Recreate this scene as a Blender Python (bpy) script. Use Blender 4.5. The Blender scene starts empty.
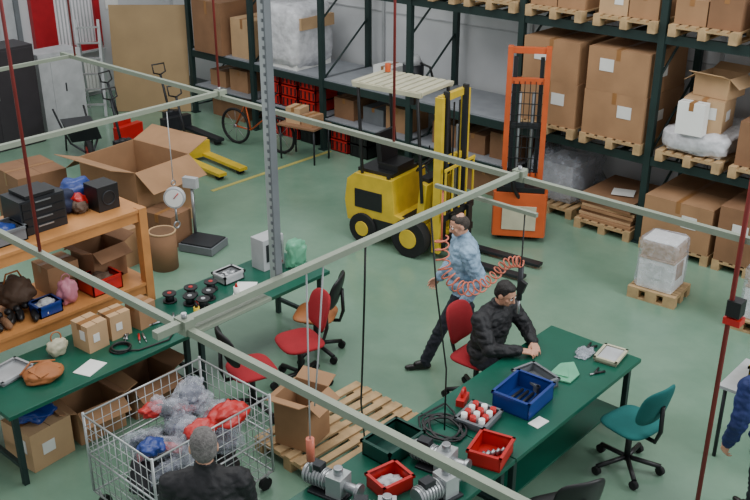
import bpy, bmesh, math, random
import numpy as np
from mathutils import Vector as V, Matrix, Euler, noise
random.seed(7)
sc = bpy.context.scene
rad = math.radians

# ---------------------------------------------------------------- materials
def lin(c):
    return tuple(((x/255)/12.92 if x/255 <= .04045 else ((x/255+.055)/1.055)**2.4) for x in c)
def mat(name, col, rough=.55, metal=0., var=.12, scale=5., bump=0., bscale=40., alpha=1., coat=0.):
    m = bpy.data.materials.new(name); m.use_nodes = True
    nt = m.node_tree; b = nt.nodes["Principled BSDF"]
    c = lin(col)
    tc = nt.nodes.new("ShaderNodeTexCoord"); n = nt.nodes.new("ShaderNodeTexNoise")
    n.inputs["Scale"].default_value = scale; n.inputs["Detail"].default_value = 5
    nt.links.new(tc.outputs["Object"], n.inputs["Vector"])
    r = nt.nodes.new("ShaderNodeValToRGB")
    r.color_ramp.elements[0].position = .3; r.color_ramp.elements[1].position = .7
    r.color_ramp.elements[0].color = (*[x*(1-var) for x in c], 1)
    r.color_ramp.elements[1].color = (*[min(1, x*(1+var)) for x in c], 1)
    nt.links.new(n.outputs["Fac"], r.inputs["Fac"]); nt.links.new(r.outputs["Color"], b.inputs["Base Color"])
    b.inputs["Roughness"].default_value = rough; b.inputs["Metallic"].default_value = metal
    b.inputs["Alpha"].default_value = alpha
    if coat: b.inputs["Coat Weight"].default_value = coat
    if bump:
        n2 = nt.nodes.new("ShaderNodeTexNoise"); n2.inputs["Scale"].default_value = bscale; n2.inputs["Detail"].default_value = 4
        bp = nt.nodes.new("ShaderNodeBump"); bp.inputs["Strength"].default_value = bump; bp.inputs["Distance"].default_value = .02
        nt.links.new(tc.outputs["Object"], n2.inputs["Vector"])
        nt.links.new(n2.outputs["Fac"], bp.inputs["Height"]); nt.links.new(bp.outputs["Normal"], b.inputs["Normal"])
    return m

m_wall = mat("wall_paint", (206,208,210), .8, var=.08, scale=1.2)
m_green_tbl = mat("table_green", (14,84,66), .3, var=.14, scale=3)
m_card = mat("cardboard", (160,122,88), .85, var=.12, scale=3)
m_card2 = mat("cardboard_light", (188,154,116), .85, var=.1, scale=3)
m_card3 = mat("cardboard_dark", (134,98,70), .85, var=.14, scale=3)
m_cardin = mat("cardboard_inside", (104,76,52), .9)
m_tape = mat("packing_tape", (150,106,64), .3)
m_white = mat("white_paper", (236,236,232), .7, var=.03)
m_label = mat("label_white", (222,222,218), .6, var=.05)
m_wood = mat("pallet_wood", (178,148,108), .8, var=.22, scale=9)
m_oak = mat("bench_wood", (190,130,74), .5, var=.15, scale=4)
m_ply = mat("plywood", (158,132,96), .7, var=.1, scale=2)
m_rack = mat("rack_green", (26,46,44), .5, var=.15)
m_deck = mat("deck_grey", (138,142,148), .5, var=.1)
m_pipe = mat("pipe_grey_green", (140,148,132), .45, metal=.2, var=.06)
m_red = mat("rod_red", (124,38,36), .5)
m_redp = mat("plastic_red", (186,34,32), .35)
m_redf = mat("fabric_red", (150,26,36), .9, bump=.2, bscale=200)
m_tealf = mat("fabric_teal", (20,98,96), .9, bump=.2, bscale=200)
m_black = mat("black_plastic", (22,22,24), .45)
m_rubber = mat("rubber_black", (20,20,21), .8)
m_dark = mat("dark_metal", (46,48,52), .45, metal=.4)
m_steel = mat("steel", (165,167,170), .3, metal=.8)
m_alu = mat("aluminium", (176,180,180), .35, metal=.5)
m_yel = mat("forklift_yellow", (208,176,48), .4, var=.14)
m_cream = mat("cream_paint", (188,184,158), .5)
m_orange = mat("stacker_orange", (196,88,42), .4)
m_blue = mat("plastic_blue", (28,56,128), .35)
m_navy = mat("navy", (24,32,60), .8)
m_greenp = mat("plastic_dark_green", (14,62,52), .35)
m_greyp = mat("plastic_grey", (108,112,116), .5)
m_lgrey = mat("light_grey_paint", (176,178,180), .5)
m_winred = mat("window_red", (168,24,36), .4)
m_cabdark = mat("cabinet_dark", (46,42,46), .5)
m_hose = mat("hose_orange", (206,112,88), .4)
m_bag = mat("bag_light_green", (120,196,158), .3, alpha=.7)
m_wrap = mat("plastic_wrap", (196,200,212), .12, var=.4, scale=14, bump=1., bscale=22, alpha=.34)
m_wrap2 = mat("plastic_wrap_dense", (206,206,210), .25, var=.2, scale=8, bump=.8, bscale=14)
m_pink = mat("bag_pink", (190,120,136), .5, alpha=.95)
m_leather = mat("leather_tan", (160,98,54), .6)
m_brownbag = mat("bag_brown", (92,72,58), .7, bump=.4, bscale=20)
m_line = mat("floor_line_yellow", (176,166,92), .5)
m_glass = mat("window_curtain", (238,234,238), .6, var=.05, scale=2)
m_skin = mat("skin", (200,148,122), .5, var=.05)
m_lip = mat("lips", (160,95,84), .5)
m_hairg = mat("hair_grey", (112,108,106), .8, var=.35, scale=60, bump=.6, bscale=120)
m_haird = mat("hair_dark", (28,23,21), .6, var=.3, scale=60, bump=.5, bscale=120)
m_hairm = mat("hair_brown_grey", (62,54,48), .8, var=.3, scale=60, bump=.5, bscale=120)
m_jblk = mat("jacket_black", (24,24,28), .65, var=.25, bump=.8, bscale=12)
m_jblue = mat("jacket_blue", (134,162,186), .7, var=.32, scale=12, bump=.7, bscale=14)
m_jnavy = mat("jacket_navy", (28,44,98), .7, var=.2, bump=.7, bscale=12)
m_trs = mat("trousers_dark", (30,32,42), .85, bump=.5, bscale=12)
m_shoe = mat("shoes", (26,22,20), .4)
m_eye = mat("eye_white", (230,230,228), .2, var=.01)
m_iris = mat("iris", (40,28,20), .2)

def floor_mat():
    m = bpy.data.materials.new("epoxy_floor"); m.use_nodes = True
    nt = m.node_tree; b = nt.nodes["Principled BSDF"]
    tc = nt.nodes.new("ShaderNodeTexCoord")
    n = nt.nodes.new("ShaderNodeTexNoise"); n.inputs["Scale"].default_value = .55; n.inputs["Detail"].default_value = 8; n.inputs["Roughness"].default_value=.65
    r = nt.nodes.new("ShaderNodeValToRGB")
    r.color_ramp.elements[0].position=.35; r.color_ramp.elements[1].position=.68
    r.color_ramp.elements[0].color=(*lin((102,134,114)),1); r.color_ramp.elements[1].color=(*lin((126,156,134)),1)
    nt.links.new(tc.outputs["Object"], n.inputs["Vector"]); nt.links.new(n.outputs["Fac"], r.inputs["Fac"])
    nt.links.new(r.outputs["Color"], b.inputs["Base Color"])
    n2 = nt.nodes.new("ShaderNodeTexNoise"); n2.inputs["Scale"].default_value=2; n2.inputs["Detail"].default_value=7
    mr = nt.nodes.new("ShaderNodeMapRange"); mr.inputs["To Min"].default_value=.12; mr.inputs["To Max"].default_value=.3
    nt.links.new(tc.outputs["Object"], n2.inputs["Vector"]); nt.links.new(n2.outputs["Fac"], mr.inputs["Value"])
    nt.links.new(mr.outputs["Result"], b.inputs["Roughness"])
    return m
m_floor = floor_mat()

# ---------------------------------------------------------------- mesh builder
class O:
    def __init__(s, name): s.name=name; s.bm=bmesh.new(); s.m=[]
    def mi(s, m):
        if m not in s.m: s.m.append(m)
        return s.m.index(m)
    def _fin(s, vs, m, smooth=False):
        i=s.mi(m)
        for f in {f for v in vs for f in v.link_faces}:
            f.material_index=i; f.smooth=smooth
    def scale(s,x,y,z): bmesh.ops.scale(s.bm,vec=(x,y,z),verts=s.bm.verts[:]); return s
    def box(s, c, d, m, rot=(0,0,0)):
        M=Matrix.Translation(c)@Euler([rad(a) for a in rot]).to_matrix().to_4x4()@Matrix.Diagonal((*d,1))
        s._fin(bmesh.ops.create_cube(s.bm,size=1,matrix=M)['verts'],m); return s
    def cyl(s, p1, p2, r, m, r2=None, seg=14):
        p1=V(p1);p2=V(p2);d=p2-p1
        q=V((0,0,1)).rotation_difference(d).to_matrix().to_4x4()
        M=Matrix.Translation((p1+p2)/2)@q
        vs=bmesh.ops.create_cone(s.bm,cap_ends=True,segments=seg,radius1=r,radius2=r if r2 is None else r2,depth=d.length,matrix=M)['verts']
        s._fin(vs,m)
        for f in {f for v in vs for f in v.link_faces}:
            if len(f.verts)==4: f.smooth=True
        return s
    def sph(s, c, r, m, rot=(0,0,0), sub=3):
        if isinstance(r,(int,float)): r=(r,r,r)
        M=Matrix.Translation(c)@Euler([rad(a) for a in rot]).to_matrix().to_4x4()@Matrix.Diagonal((*r,1))
        s._fin(bmesh.ops.create_icosphere(s.bm,subdivisions=sub,radius=1,matrix=M)['verts'],m,True); return s
    def tube(s, pts, r, m, closed=False, seg=7):
        pts=[V(p) for p in pts]; n=len(pts); rings=[]; up=None
        for i,p in enumerate(pts):
            a=pts[(i-1)%n] if (closed or i>0) else p; b=pts[(i+1)%n] if (closed or i<n-1) else p
            t=(b-a).normalized()
            if up is None:
                up=t.orthogonal().normalized()
            else:
                up=(up-t*up.dot(t)); up=up.normalized() if up.length>1e-6 else t.orthogonal().normalized()
            w=t.cross(up)
            rings.append([s.bm.verts.new(p+(up*math.cos(k*2*math.pi/seg)+w*math.sin(k*2*math.pi/seg))*r) for k in range(seg)])
        i=s.mi(m)
        for a in range(n if closed else n-1):
            A=rings[a];B=rings[(a+1)%n]
            for k in range(seg):
                f=s.bm.faces.new((A[k],A[(k+1)%seg],B[(k+1)%seg],B[k])); f.smooth=True; f.material_index=i
        if not closed:
            for q in (rings[0][::-1],rings[-1]):
                f=s.bm.faces.new(q); f.material_index=i
        return s
    def ring(s, c, R, r, m, axis=(0,0,1), seg=24):
        q=V((0,0,1)).rotation_difference(V(axis))
        return s.tube([V(c)+q@V((R*math.cos(a*2*math.pi/seg),R*math.sin(a*2*math.pi/seg),0)) for a in range(seg)],r,m,True)
    def ext(s, pts, vec, m):
        vs=[s.bm.verts.new(p) for p in pts]; f=s.bm.faces.new(vs)
        r=bmesh.ops.extrude_face_region(s.bm,geom=[f]); nv=[g for g in r['geom'] if isinstance(g,bmesh.types.BMVert)]
        bmesh.ops.translate(s.bm,verts=nv,vec=vec); s._fin(vs+nv,m)
        bmesh.ops.recalc_face_normals(s.bm,faces=list({f for v in vs+nv for f in v.link_faces})); return s
    def blob(s, c, r, m, amp=.25, fr=3., sub=4, rot=(0,0,0), flat=None):
        M=Matrix.Translation(c)@Euler([rad(a) for a in rot]).to_matrix().to_4x4()
        vs=bmesh.ops.create_icosphere(s.bm,subdivisions=sub,radius=1)['verts']
        o=V((random.random()*50,random.random()*50,0))
        for v in vs:
            k=1+amp*noise.noise(v.co*fr*.6+o)*1.6+amp*.9*(abs(noise.noise(v.co*fr*1.4+o))-.2)
            p=V((v.co.x*r[0]*k,v.co.y*r[1]*k,v.co.z*r[2]*k))
            if flat is not None and p.z<-flat: p.z=-flat
            v.co=M@p
        s._fin(vs,m,True); return s
    def wrapbox(s, c, d, m, amp=.02, fr=5., e=.35, rot=(0,0,0), sub=4):
        """crumpled film around a boxy load"""
        M=Matrix.Translation(c)@Euler([rad(a) for a in rot]).to_matrix().to_4x4()
        vs=bmesh.ops.create_icosphere(s.bm,subdivisions=sub,radius=1)['verts']
        o=V((random.random()*50,random.random()*50,0))
        for v in vs:
            q=V([math.copysign(abs(x)**e,x) for x in v.co]); p=V((q.x*d[0]/2,q.y*d[1]/2,q.z*d[2]/2))
            k=amp*(noise.noise(p*fr+o)+1.2*abs(noise.noise(p*fr*2.5+o)))
            p=p+v.co*k; p.z=max(p.z,-d[2]/2)
            v.co=M@p
        s._fin(vs,m,True); return s
    def bin(s, c, d, m, t=.012, rot=0):
        x,y,z=c; a,b,h=d; M=Matrix.Translation(c)@Matrix.Rotation(rad(rot),4,'Z')
        def bx(cc,dd):
            s._fin(bmesh.ops.create_cube(s.bm,size=1,matrix=M@Matrix.Translation(cc)@Matrix.Diagonal((*dd,1)))['verts'],m)
        bx((0,0,t/2),(a,b,t))
        for k in (-1,1):
            bx((k*(a/2-t/2),0,h/2),(t,b,h)); bx((0,k*(b/2-t/2),h/2),(a,t,h))
            bx((k*(a/2),0,h-.012),(t*2,b+t*2,.022)); bx((0,k*(b/2),h-.012),(a+t*2,t*2,.022))
        return s
    def done(s, loc=(0,0,0), rz=0, bevel=0., parent=None):
        me=bpy.data.meshes.new(s.name); s.bm.to_mesh(me); s.bm.free()
        for m in s.m: me.materials.append(m)
        ob=bpy.data.objects.new(s.name,me); sc.collection.objects.link(ob)
        ob.location=loc; ob.rotation_euler=(0,0,rad(rz))
        if bevel:
            b=ob.modifiers.new("b","BEVEL"); b.width=bevel; b.segments=2; b.limit_method='ANGLE'
        if parent: ob.parent=parent
        return ob

# ---------------------------------------------------------------- camera
az=rad(41.8); th=rad(24.2)
cd=bpy.data.cameras.new("camera"); cam=bpy.data.objects.new("camera",cd); sc.collection.objects.link(cam)
cd.sensor_width=36; cd.lens=45.94; cd.clip_end=200
cam.location=(0,0,5.2); cam.rotation_euler=(rad(90)-th,0,az); sc.camera=cam

# ---------------------------------------------------------------- room shell
O("floor").box((-6,4.5,-.1),(24,18,.2),m_floor).done()
w=O("wall_back"); w.box((-6,12.7,2.9),(24,.3,5.8),m_wall)
for z in (1.1,2.2,3.3): w.box((-6,12.54,z),(24,.02,.02),m_lgrey)
for x in range(-17,6,3): w.box((x,12.53,2.9),(.05,.05,5.8),m_lgrey)
w.done()
O("wall_left").box((-17.5,4.6,2.9),(.4,16.0,5.8),m_wall).done()
b=O("baseboard_back"); b.box((-5.8,12.53,.08),(23,.03,.16),m_greyp); b.done()
wi=O("window_1"); X=-17.27
wi.box((X,10.15,1.75),(.05,1.3,1.7),m_glass)
for y in (9.47,10.83): wi.box((X+.04,y,1.8),(.12,.12,1.6),m_winred)
for z in (1.02,2.6): wi.box((X+.04,10.15,z),(.12,1.45,.14),m_winred)
wi.box((X+.05,10.15,.94),(.2,1.5,.04),m_lgrey)
wi.box((X+.05,9.72,1.75),(.05,.36,1.5),m_winred)
for k in range(11): wi.box((X+.035,9.98+k*.075,1.8),(.02,.02,1.5),m_lgrey)
wi.done()
dr=O("door_1"); dr.box((X,8.2,1.3),(.05,1.8,2.5),m_lgrey)
for y in (7.27,9.13): dr.box((X+.03,y,1.3),(.1,.09,2.6),m_greyp)
dr.box((X+.06,8.9,1.1),(.06,.03,.14),m_steel)
dr.done()
o=O("fire_extinguisher"); o.cyl((0,0,0),(0,0,.42),.08,m_redp,seg=20); o.sph((0,0,.42),(.08,.08,.05),m_redp); o.cyl((0,0,.45),(0,0,.53),.025,m_black); o.box((0,.04,.53),(.03,.14,.02),m_black); o.tube([(0,.03,.5),(.05,.12,.4),(.03,.12,.15)],.012,m_black); o.box((-.09,0,.3),(.02,.12,.3),m_dark); o.box((0,0,-.01),(.16,.16,.02),m_dark); o.done((-17.2,11.25,.62))
O("floor_marking_line").box((-11.05,9.9,.003),(.07,2.6,.006),m_line).done()

# ---------------------------------------------------------------- cartons, pallets
def carton(loc, d, rz=0, m=None, label=0, opened=False, name="cardboard_box"):
    m=m or random.choice([m_card,m_card,m_card2,m_card3]); a,b_,h=d; o=O(name); t=.008
    if opened:
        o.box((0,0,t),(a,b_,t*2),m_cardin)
        for k in (-1,1):
            o.box((k*(a/2),0,h/2),(t,b_,h),m); o.box((0,k*(b_/2),h/2),(a,t,h),m)
            fl=min(a,b_)*.42
            o.box((k*(a/2+fl/2*math.cos(rad(35))),0,h-fl/2*math.sin(rad(35))),(fl,b_,t),m,rot=(0,35*k,0))
            o.box((0,k*(b_/2+fl/2*math.cos(rad(20))),h+fl/2*math.sin(rad(20))),(a,fl,t),m,rot=(20*k,0,0))
    else:
        o.box((0,0,h/2),(a,b_,h),m)
        o.box((0,0,h+.001),(.06,b_+.004,.003),m_tape)
        o.box((0,-b_/2-.001,h*.88),(.06,.003,h*.25),m_tape); o.box((0,b_/2+.001,h*.88),(.06,.003,h*.25),m_tape)
        o.box((0,0,h-.002),(a*1.004,.006,.006),m_cardin)
    if label:
        o.box((a*.18*label,-b_/2-.004,h*.62),(min(.2,a*.3),.004,min(.16,h*.35)),m_label)
        o.box((a/2+.004,-b_*.1,h*.5),(.004,min(.2,b_*.3),min(.14,h*.3)),m_label)
    return o.done(loc,rz)
def pallet(loc, rz=0, a=1.2, b=.8, name="wooden_pallet"):
    o=O(name)
    for y in (-b/2+.05,0,b/2-.05):
        o.box((0,y,.011),(a,.1,.022),m_wood)
        for x in (-a/2+.07,0,a/2-.07): o.box((x,y,.061),(.14,.1,.078),m_wood)
    for x in (-a/2+.07,0,a/2-.07): o.box((x,0,.111),(.14,b,.022),m_wood)
    n=7
    for k in range(n): o.box((0,-b/2+.045+k*(b-.09)/(n-1),.133),(a,.09 if k%2==0 else .075,.022),m_wood)
    return o.done(loc,rz)

# ---------------------------------------------------------------- storage racks
ups=[-14.7,-12.95,-11.2,-9.3,-7.3,-5.25,-3.2,-1.15,.9]
YF,YB=11.2,12.35
r=O("pallet_rack")
for x in ups:
    top=4.2
    for y in (YF,YB): 
        r.box((x,y,top/2),(.09,.08,top),m_rack); r.box((x,y,.01),(.14,.14,.02),m_rack)
    for k in range(4):
        z0=.2+k*1.0
        r.cyl((x,YF,z0),(x,YB,z0+.9),.018,m_rack,seg=6)
    for z in (.15,3.9): r.cyl((x,YF,z),(x,YB,z),.018,m_rack,seg=6)
for i in range(len(ups)-1):
    xa,xb=ups[i],ups[i+1]; c=(xa+xb)/2; L=xb-xa-.09
    for z in ((1.22,2.8) if i>=2 else (1.22,2.9)):
        for y in (YF,YB): r.box((c,y,z-.06),(L,.05,.12),m_rack)
    if i<4:
        r.box((c,(YF+YB)/2,1.235),(L,YB-YF,.03),m_deck)
        for y in (YF,YB): r.box((c,y,.5),(L,.05,.08),m_rack)
        r.box((c,(YF+YB)/2,.55),(L,YB-YF,.02),m_deck)
    else:
        for k in range(3): r.box((c-.6+k*.6,(YF+YB)/2,1.18),(.06,YB-YF-.06,.04),m_rack)
    for k in range(3): r.box((c-.6+k*.6,(YF+YB)/2,2.76),(.06,YB-YF-.06,.04),m_rack)
r.done()
YC=11.78
for px_ in (-6.78,-5.78):
    pallet((px_,YC-.08,1.22),90,a=1.2,b=.9)
    carton((px_,YC-.1,1.364),(.88,1.1,.6),0,m_card,label=1)
    carton((px_,YC-.1,1.965),(.86,1.1,.56),0,m_card,label=-1)
pallet((-4.68,YC-.1,1.22),90,a=1.2,b=.85)
o=O("shrink_wrapped_goods"); o.box((0,0,.1),(.7,.9,.2),m_white); o.wrapbox((0,0,.14),(.86,1.1,.27),m_wrap2,.06,4); o.done((-4.68,YC-.1,1.365))
carton((-4.66,YC-.28,1.65),(.5,.55,.42),8,m_card2,label=1)
carton((-4.6,YC-.2,2.075),(.46,.42,.26),-6,m_card2,opened=True)
carton((-4.7,YC-.66,1.65),(.34,.16,.4),4,m_white)
pallet((-3.72,YC-.1,1.22),90,a=1.2,b=.85)
carton((-3.72,YC-.1,1.364),(.8,1.0,.55),0,m_card3,label=1)
for k in range(3):
    x=-2.65+k*1.05
    pallet((x,YC-.1,1.22),90,a=1.2,b=.85); carton((x,YC-.1,1.364),(.8,1.0,.6),0,m_card)
for k in range(9):
    x=-8.83+k*1.03
    pallet((x,YC-.1,2.8),90,a=1.2,b=.86)
    if k<2:
        o=O("shrink_wrapped_goods"); o.box((0,0,.25),(.6,.8,.5),m_white); o.wrapbox((0,0,.3),(.8,1.0,.6),m_wrap2,.05,4); o.done((x,YC-.1,2.95))
    else:
        for sx in (-.21,.21):
            mm=random.choice([m_card,m_card2,m_card3,m_white if k%3==0 else m_card])
            carton((x+sx,YC-.35,2.945),(.4,.5,random.choice([.3,.4,.45])),0,mm,label=random.choice([0,1]))
            carton((x+sx,YC+.2,2.945),(.4,.5,.5),0)
pallet((-4.68,YC-.15,0),90,a=1.2,b=.95)
carton((-4.68,YC-.2,.144),(.92,1.1,.62),0,m_card,label=1)
pallet((-3.7,YC-.15,0),90,a=1.2,b=.9)
carton((-3.7,YC-.2,.144),(.88,1.1,.72),0,m_card3,label=-1)
for k in range(3):
    x=-2.65+k*1.06
    pallet((x,YC-.15,0),90,a=1.2,b=.9); carton((x,YC-.2,.144),(.86,1.1,.7),0,m_card)
pallet((-5.75,YC-.15,0),90,a=1.1,b=.85)
o=O("stack_of_folded_cartons")
for k in range(9): o.box((random.uniform(-.03,.03),random.uniform(-.04,.04),.02+k*.042),(.78,.95,.036),[m_card,m_card2,m_card3][k%3],rot=(0,0,random.uniform(-3,3)))
o.box((.1,-.2,.4),(.3,.25,.01),m_label,rot=(0,0,20)); o.done((-5.75,YC-.15,.144))
pallet((-6.75,YC-.0,0),90,a=1.05,b=.85)
o=O("shrink_wrapped_goods"); o.box((0,0,.28),(.55,.65,.55),m_lgrey); o.wrapbox((0,0,.38),(.8,.95,.75),m_wrap,.09,4,e=.5); o.done((-6.75,YC,.145))
# left racks
carton((-14.1,YC-.2,1.25),(.8,.9,.95),0,m_card3)
o=O("shrink_wrapped_goods"); o.box((0,0,.5),(.85,.85,1.0),m_white); o.box((.1,0,.8),(.9,.8,.2),m_card2); o.wrapbox((0,0,.55),(1.0,.98,1.1),m_wrap2,.05,4); o.done((-12.3,YC-.1,1.25))
carton((-13.3,YC-.1,1.25),(.6,.8,.7),0,m_card2)
for i,x in enumerate((-12.55,-12.1,-11.65)):
    o=O("stack_of_crates")
    for k in range(3):
        o.bin((0,0,k*.2),(.4,.55,.19),m_redp,t=.015)
        for s_ in (-1,1):
            for q in range(4): o.box((-.15+q*.1,s_*.278,k*.2+.1),(.03,.01,.14),m_black)
    o.done((x,11.55,.56))
for i,x in enumerate((-12.55,-12.1,-11.65,-10.9,-10.45)):
    o=O("stack_of_crates")
    for k in range(2):
        o.bin((0,0,k*.22),(.4,.55,.21),m_redp if i not in (2,4) else m_black,t=.015)
        for q in range(4): o.box((-.15+q*.1,-.278,k*.22+.11),(.03,.01,.15),m_black)
    o.done((x,11.55,0))
carton((-10.9,11.7,.56),(.45,.6,.35),0,m_card3); carton((-10.3,11.75,.56),(.45,.55,.28),0,m_greyp); carton((-9.75,11.7,.56),(.45,.55,.4),0,m_card)
carton((-13.6,11.7,.56),(.5,.6,.4)); carton((-14.2,11.7,.56),(.45,.6,.3)); carton((-13.9,11.7,0),(.9,.7,.42),0,m_card3)
for x,h_ in ((-8.75,.35),(-8.2,.3),(-7.65,.4)): carton((x,11.7,.56),(.46,.6,h_))
o=O("stack_of_crates")
for k in range(2): o.bin((0,0,k*.2),(.5,.5,.19),m_blue,t=.015)
o.done((-8.6,11.6,0)); carton((-7.9,11.6,0),(.6,.6,.4),0,m_card3)
o=O("shop_vacuum"); o.cyl((0,0,.05),(0,0,.42),.17,m_dark,seg=20); o.cyl((0,0,.42),(0,0,.55),.16,m_lgrey,r2=.09,seg=20); o.tube([(.15,0,.45),(.3,.05,.4),(.35,.1,.15),(.2,.3,.05)],.02,m_black); o.done((-9.6,11.65,1.25))
carton((-10.3,11.9,1.25),(.4,.4,.25),0,m_white)
o=O("side_table"); o.box((0,0,.6),(.75,.5,.03),m_card3)
for x in (-.34,.34):
    for y in (-.21,.21): o.cyl((x,y,0),(x,y,.6),.016,m_dark,seg=8)
o.done((-11.1,10.65,0),10)
carton((-11.25,10.65,.615),(.28,.28,.26),12,m_card2); carton((-10.93,10.68,.615),(.24,.28,.18),0,m_card)

# plywood, ladder, cabinets
o=O("plywood_sheet"); o.box((0,0,1.0),(1.45,.025,2.02),m_ply,rot=(-6,0,0)); o.done((-15.4,10.75,.01),42)
o=O("step_ladder")
for s_ in (-.2,.2):
    o.box((s_,0,.9),(.05,.03,1.8),m_alu,rot=(-12,0,0)); o.box((s_,.38,.85),(.04,.03,1.75),m_alu,rot=(12,0,0))
for k in range(6): o.box((0,-.17+k*.058,.25+k*.28),(.38,.07,.025),m_alu)
o.done((-15.9,9.75,.02),50)
o=O("metal_cabinet"); o.box((0,0,.74),(.5,.85,1.4),m_lgrey); o.box((.255,0,.74),(.01,.4,1.3),m_lgrey); o.box((0,0,.02),(.46,.8,.04),m_dark); o.box((.265,.05,.8),(.02,.02,.15),m_dark); o.done((-15.75,8.9,0))
o=O("metal_cabinet"); o.box((0,0,.87),(.6,1.6,1.72),m_cabdark)
for y in (-.4,.4):
    o.box((.305,y,.88),(.012,.76,1.62),m_cabdark); o.box((.315,y*.15,.95),(.015,.02,.14),m_steel)
o.box((0,0,.01),(.56,1.5,.02),m_black); o.done((-15.5,7.45,0),0,.006)
o=O("wall_radiator")
for k in range(14): o.box((0,k*.08,.45),(.08,.06,.6),m_white)
o.box((0,.52,.12),(.06,1.1,.03),m_white); o.done((-17.2,9.6,.0))
O("wall_poster").box((0,0,0),(.01,.3,.42),m_white).box((.006,0,.08),(.004,.22,.16),m_lgrey).done((-17.28,11.25,1.9))

# ---------------------------------------------------------------- pallet trucks, barrows
def pallet_truck(loc,rz,m,name="pallet_truck"):
    o=O(name)
    for y in (-.2,.2):
        o.box((.45,y,.1),(1.1,.15,.05),m); o.cyl((.9,y-.05,.05),(.9,y+.05,.05),.05,m_rubber)
    o.box((-.12,0,.2),(.14,.56,.26),m); o.ext([(-.2,-.15,.1),(-.2,.15,.1),(-.2,.15,.4),(-.2,-.15,.4)],(-.12,0,0),m)
    o.cyl((-.26,0,.1),(-.26,0,.42),.06,m_dark); 
    for y in (-.07,.07): o.cyl((-.28,y-.025,.09),(-.28,y+.025,.09),.09,m_rubber)
    o.tube([(-.3,0,.3),(-.42,0,.7),(-.52,0,1.02)],.022,m_dark)
    o.tube([(-.52,0,1.02),(-.54,.12,1.06),(-.58,.12,1.2),(-.58,-.12,1.2),(-.54,-.12,1.06),(-.52,0,1.02)],.015,m_black)
    return o.done(loc,rz)
pallet_truck((-12.25,9.3,0),-5,m_yel); pallet_truck((-13.7,10.05,0),-6,m_dark); pallet_truck((-13.9,9.2,0),8,m_redp); pallet_truck((-12.9,8.45,0),-8,m_dark)
o=O("wheelbarrow")
o.ext([(-.35,-.25,.55),(.35,-.3,.6),(.2,-.2,.28),(-.2,-.18,.28)],(0,.5,0),m_dark)
for s_ in (-.22,.22):
    o.tube([(.55,s_*.3,.2),(.2,s_,.27),(-.3,s_,.32),(-.85,s_*1.2,.6)],.018,m_dark); o.tube([(-.2,s_,.3),(-.3,s_,.0)],.016,m_dark)
o.cyl((.55,-.04,.19),(.55,.04,.19),.19,m_rubber,seg=24); o.cyl((.55,-.045,.19),(.55,.045,.19),.1,m_redp,seg=16); o.done((-14.1,8.3,.0),-20)
o=O("bicycle")
for x in (-.5,.5):
    o.ring((x,0,.32),.3,.025,m_rubber,axis=(0,1,0)); o.cyl((x,-.03,.32),(x,.03,.32),.03,m_steel)
    for k in range(8): o.tube([(x,0,.32),(x+.3*math.cos(k*.785),0,.32+.3*math.sin(k*.785))],.004,m_steel,seg=4)
o.tube([(-.5,0,.32),(-.15,0,.3),(-.25,0,.75),(-.5,0,.32)],.018,m_orange); o.tube([(-.15,0,.3),(.38,0,.72),(-.24,0,.7)],.018,m_orange); o.tube([(.5,0,.32),(.38,0,.72),(.34,0,.95),(.3,.2,.98)],.016,m_dark); o.tube([(.34,0,.95),(.3,-.2,.98)],.016,m_dark)
o.box((-.27,0,.8),(.22,.12,.05),m_black); o.done((-12.1,10.5,0),8)

# ---------------------------------------------------------------- forklift
o=O("forklift")
prof=[(-1.42,.28),(-1.48,.55),(-1.42,.86),(-1.25,.96),(-.45,.96),(-.38,.5),(.15,.42),(.25,.2),(-.6,.2),(-.72,.3),(-.95,.34),(-1.2,.28)]
o.ext([(x,-.47,z) for x,z in prof],(0,.94,0),m_yel)
o.box((-.9,0,.985),(.75,.7,.05),m_black); o.box((-.72,0,1.05),(.42,.46,.1),m_black); o.box((-.93,0,1.28),(.1,.44,.42),m_black,rot=(0,-8,0))
o.box((-.12,0,.47),(.5,.8,.03),m_black); o.box((.12,0,.72),(.14,.8,.56),m_yel,rot=(0,8,0)); o.box((.1,0,1.02),(.2,.6,.06),m_black)
o.cyl((.05,0,.95),(-.1,0,1.12),.02,m_black); o.ring((-.11,0,1.13),.16,.014,m_black,axis=(-.6,0,.8))
o.box((-.95,-.475,.62),(.6,.01,.26),m_black); o.box((-1.47,0,.62),(.03,.5,.16),m_black); o.box((-.4,-.475,.3),(.9,.012,.16),m_black)
for y in (-.42,.42):
    o.cyl((-1.12,y,.94),(-1.2,y,2.12),.028,m_black); o.cyl((.15,y,.75),(.02,y,2.12),.028,m_black)
    o.box((-.6,y,2.14),(1.4,.07,.06),m_cream)
    o.box((-.55,y,.98),(.06,.05,.04),m_black)
for k in range(9): o.box((-1.27+k*.167,0,2.16),(.12,.88,.045),m_cream)
o.cyl((-1.15,.3,2.19),(-1.15,.3,2.3),.05,m_orange); o.box((-.1,-.35,2.05),(.08,.12,.1),m_black)
o.box((.05,.3,1.15),(.12,.1,.3),m_dark); o.tube([(-.3,.3,1.0),(-.25,.32,1.3)],.012,m_black)
for s_ in (-1,1):
    o.box((.42,s_*.36,1.12),(.15,.07,2.05),m_yel); o.box((.48,s_*.27,1.16),(.1,.05,2.1),m_dark); o.cyl((.4,s_*.2,.25),(.4,s_*.2,1.7),.03,m_steel)
    o.box((.66,s_*.24,.35),(.05,.12,.6),m_black)
    o.box((.5,s_*.08,1.2),(.02,.03,1.7),m_black)
for z in (.3,1.3,2.12): o.box((.42,0,z),(.08,.76,.09),m_yel)
for z in (.3,.62): o.box((.6,0,z),(.05,.86,.09),m_black)
for y in (-.4,-.2,0,.2,.4): o.box((.6,y,.95),(.03,.03,.6),m_yel)
o.box((.6,0,1.25),(.03,.86,.04),m_yel)
o.scale(.74,.84,1)
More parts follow.
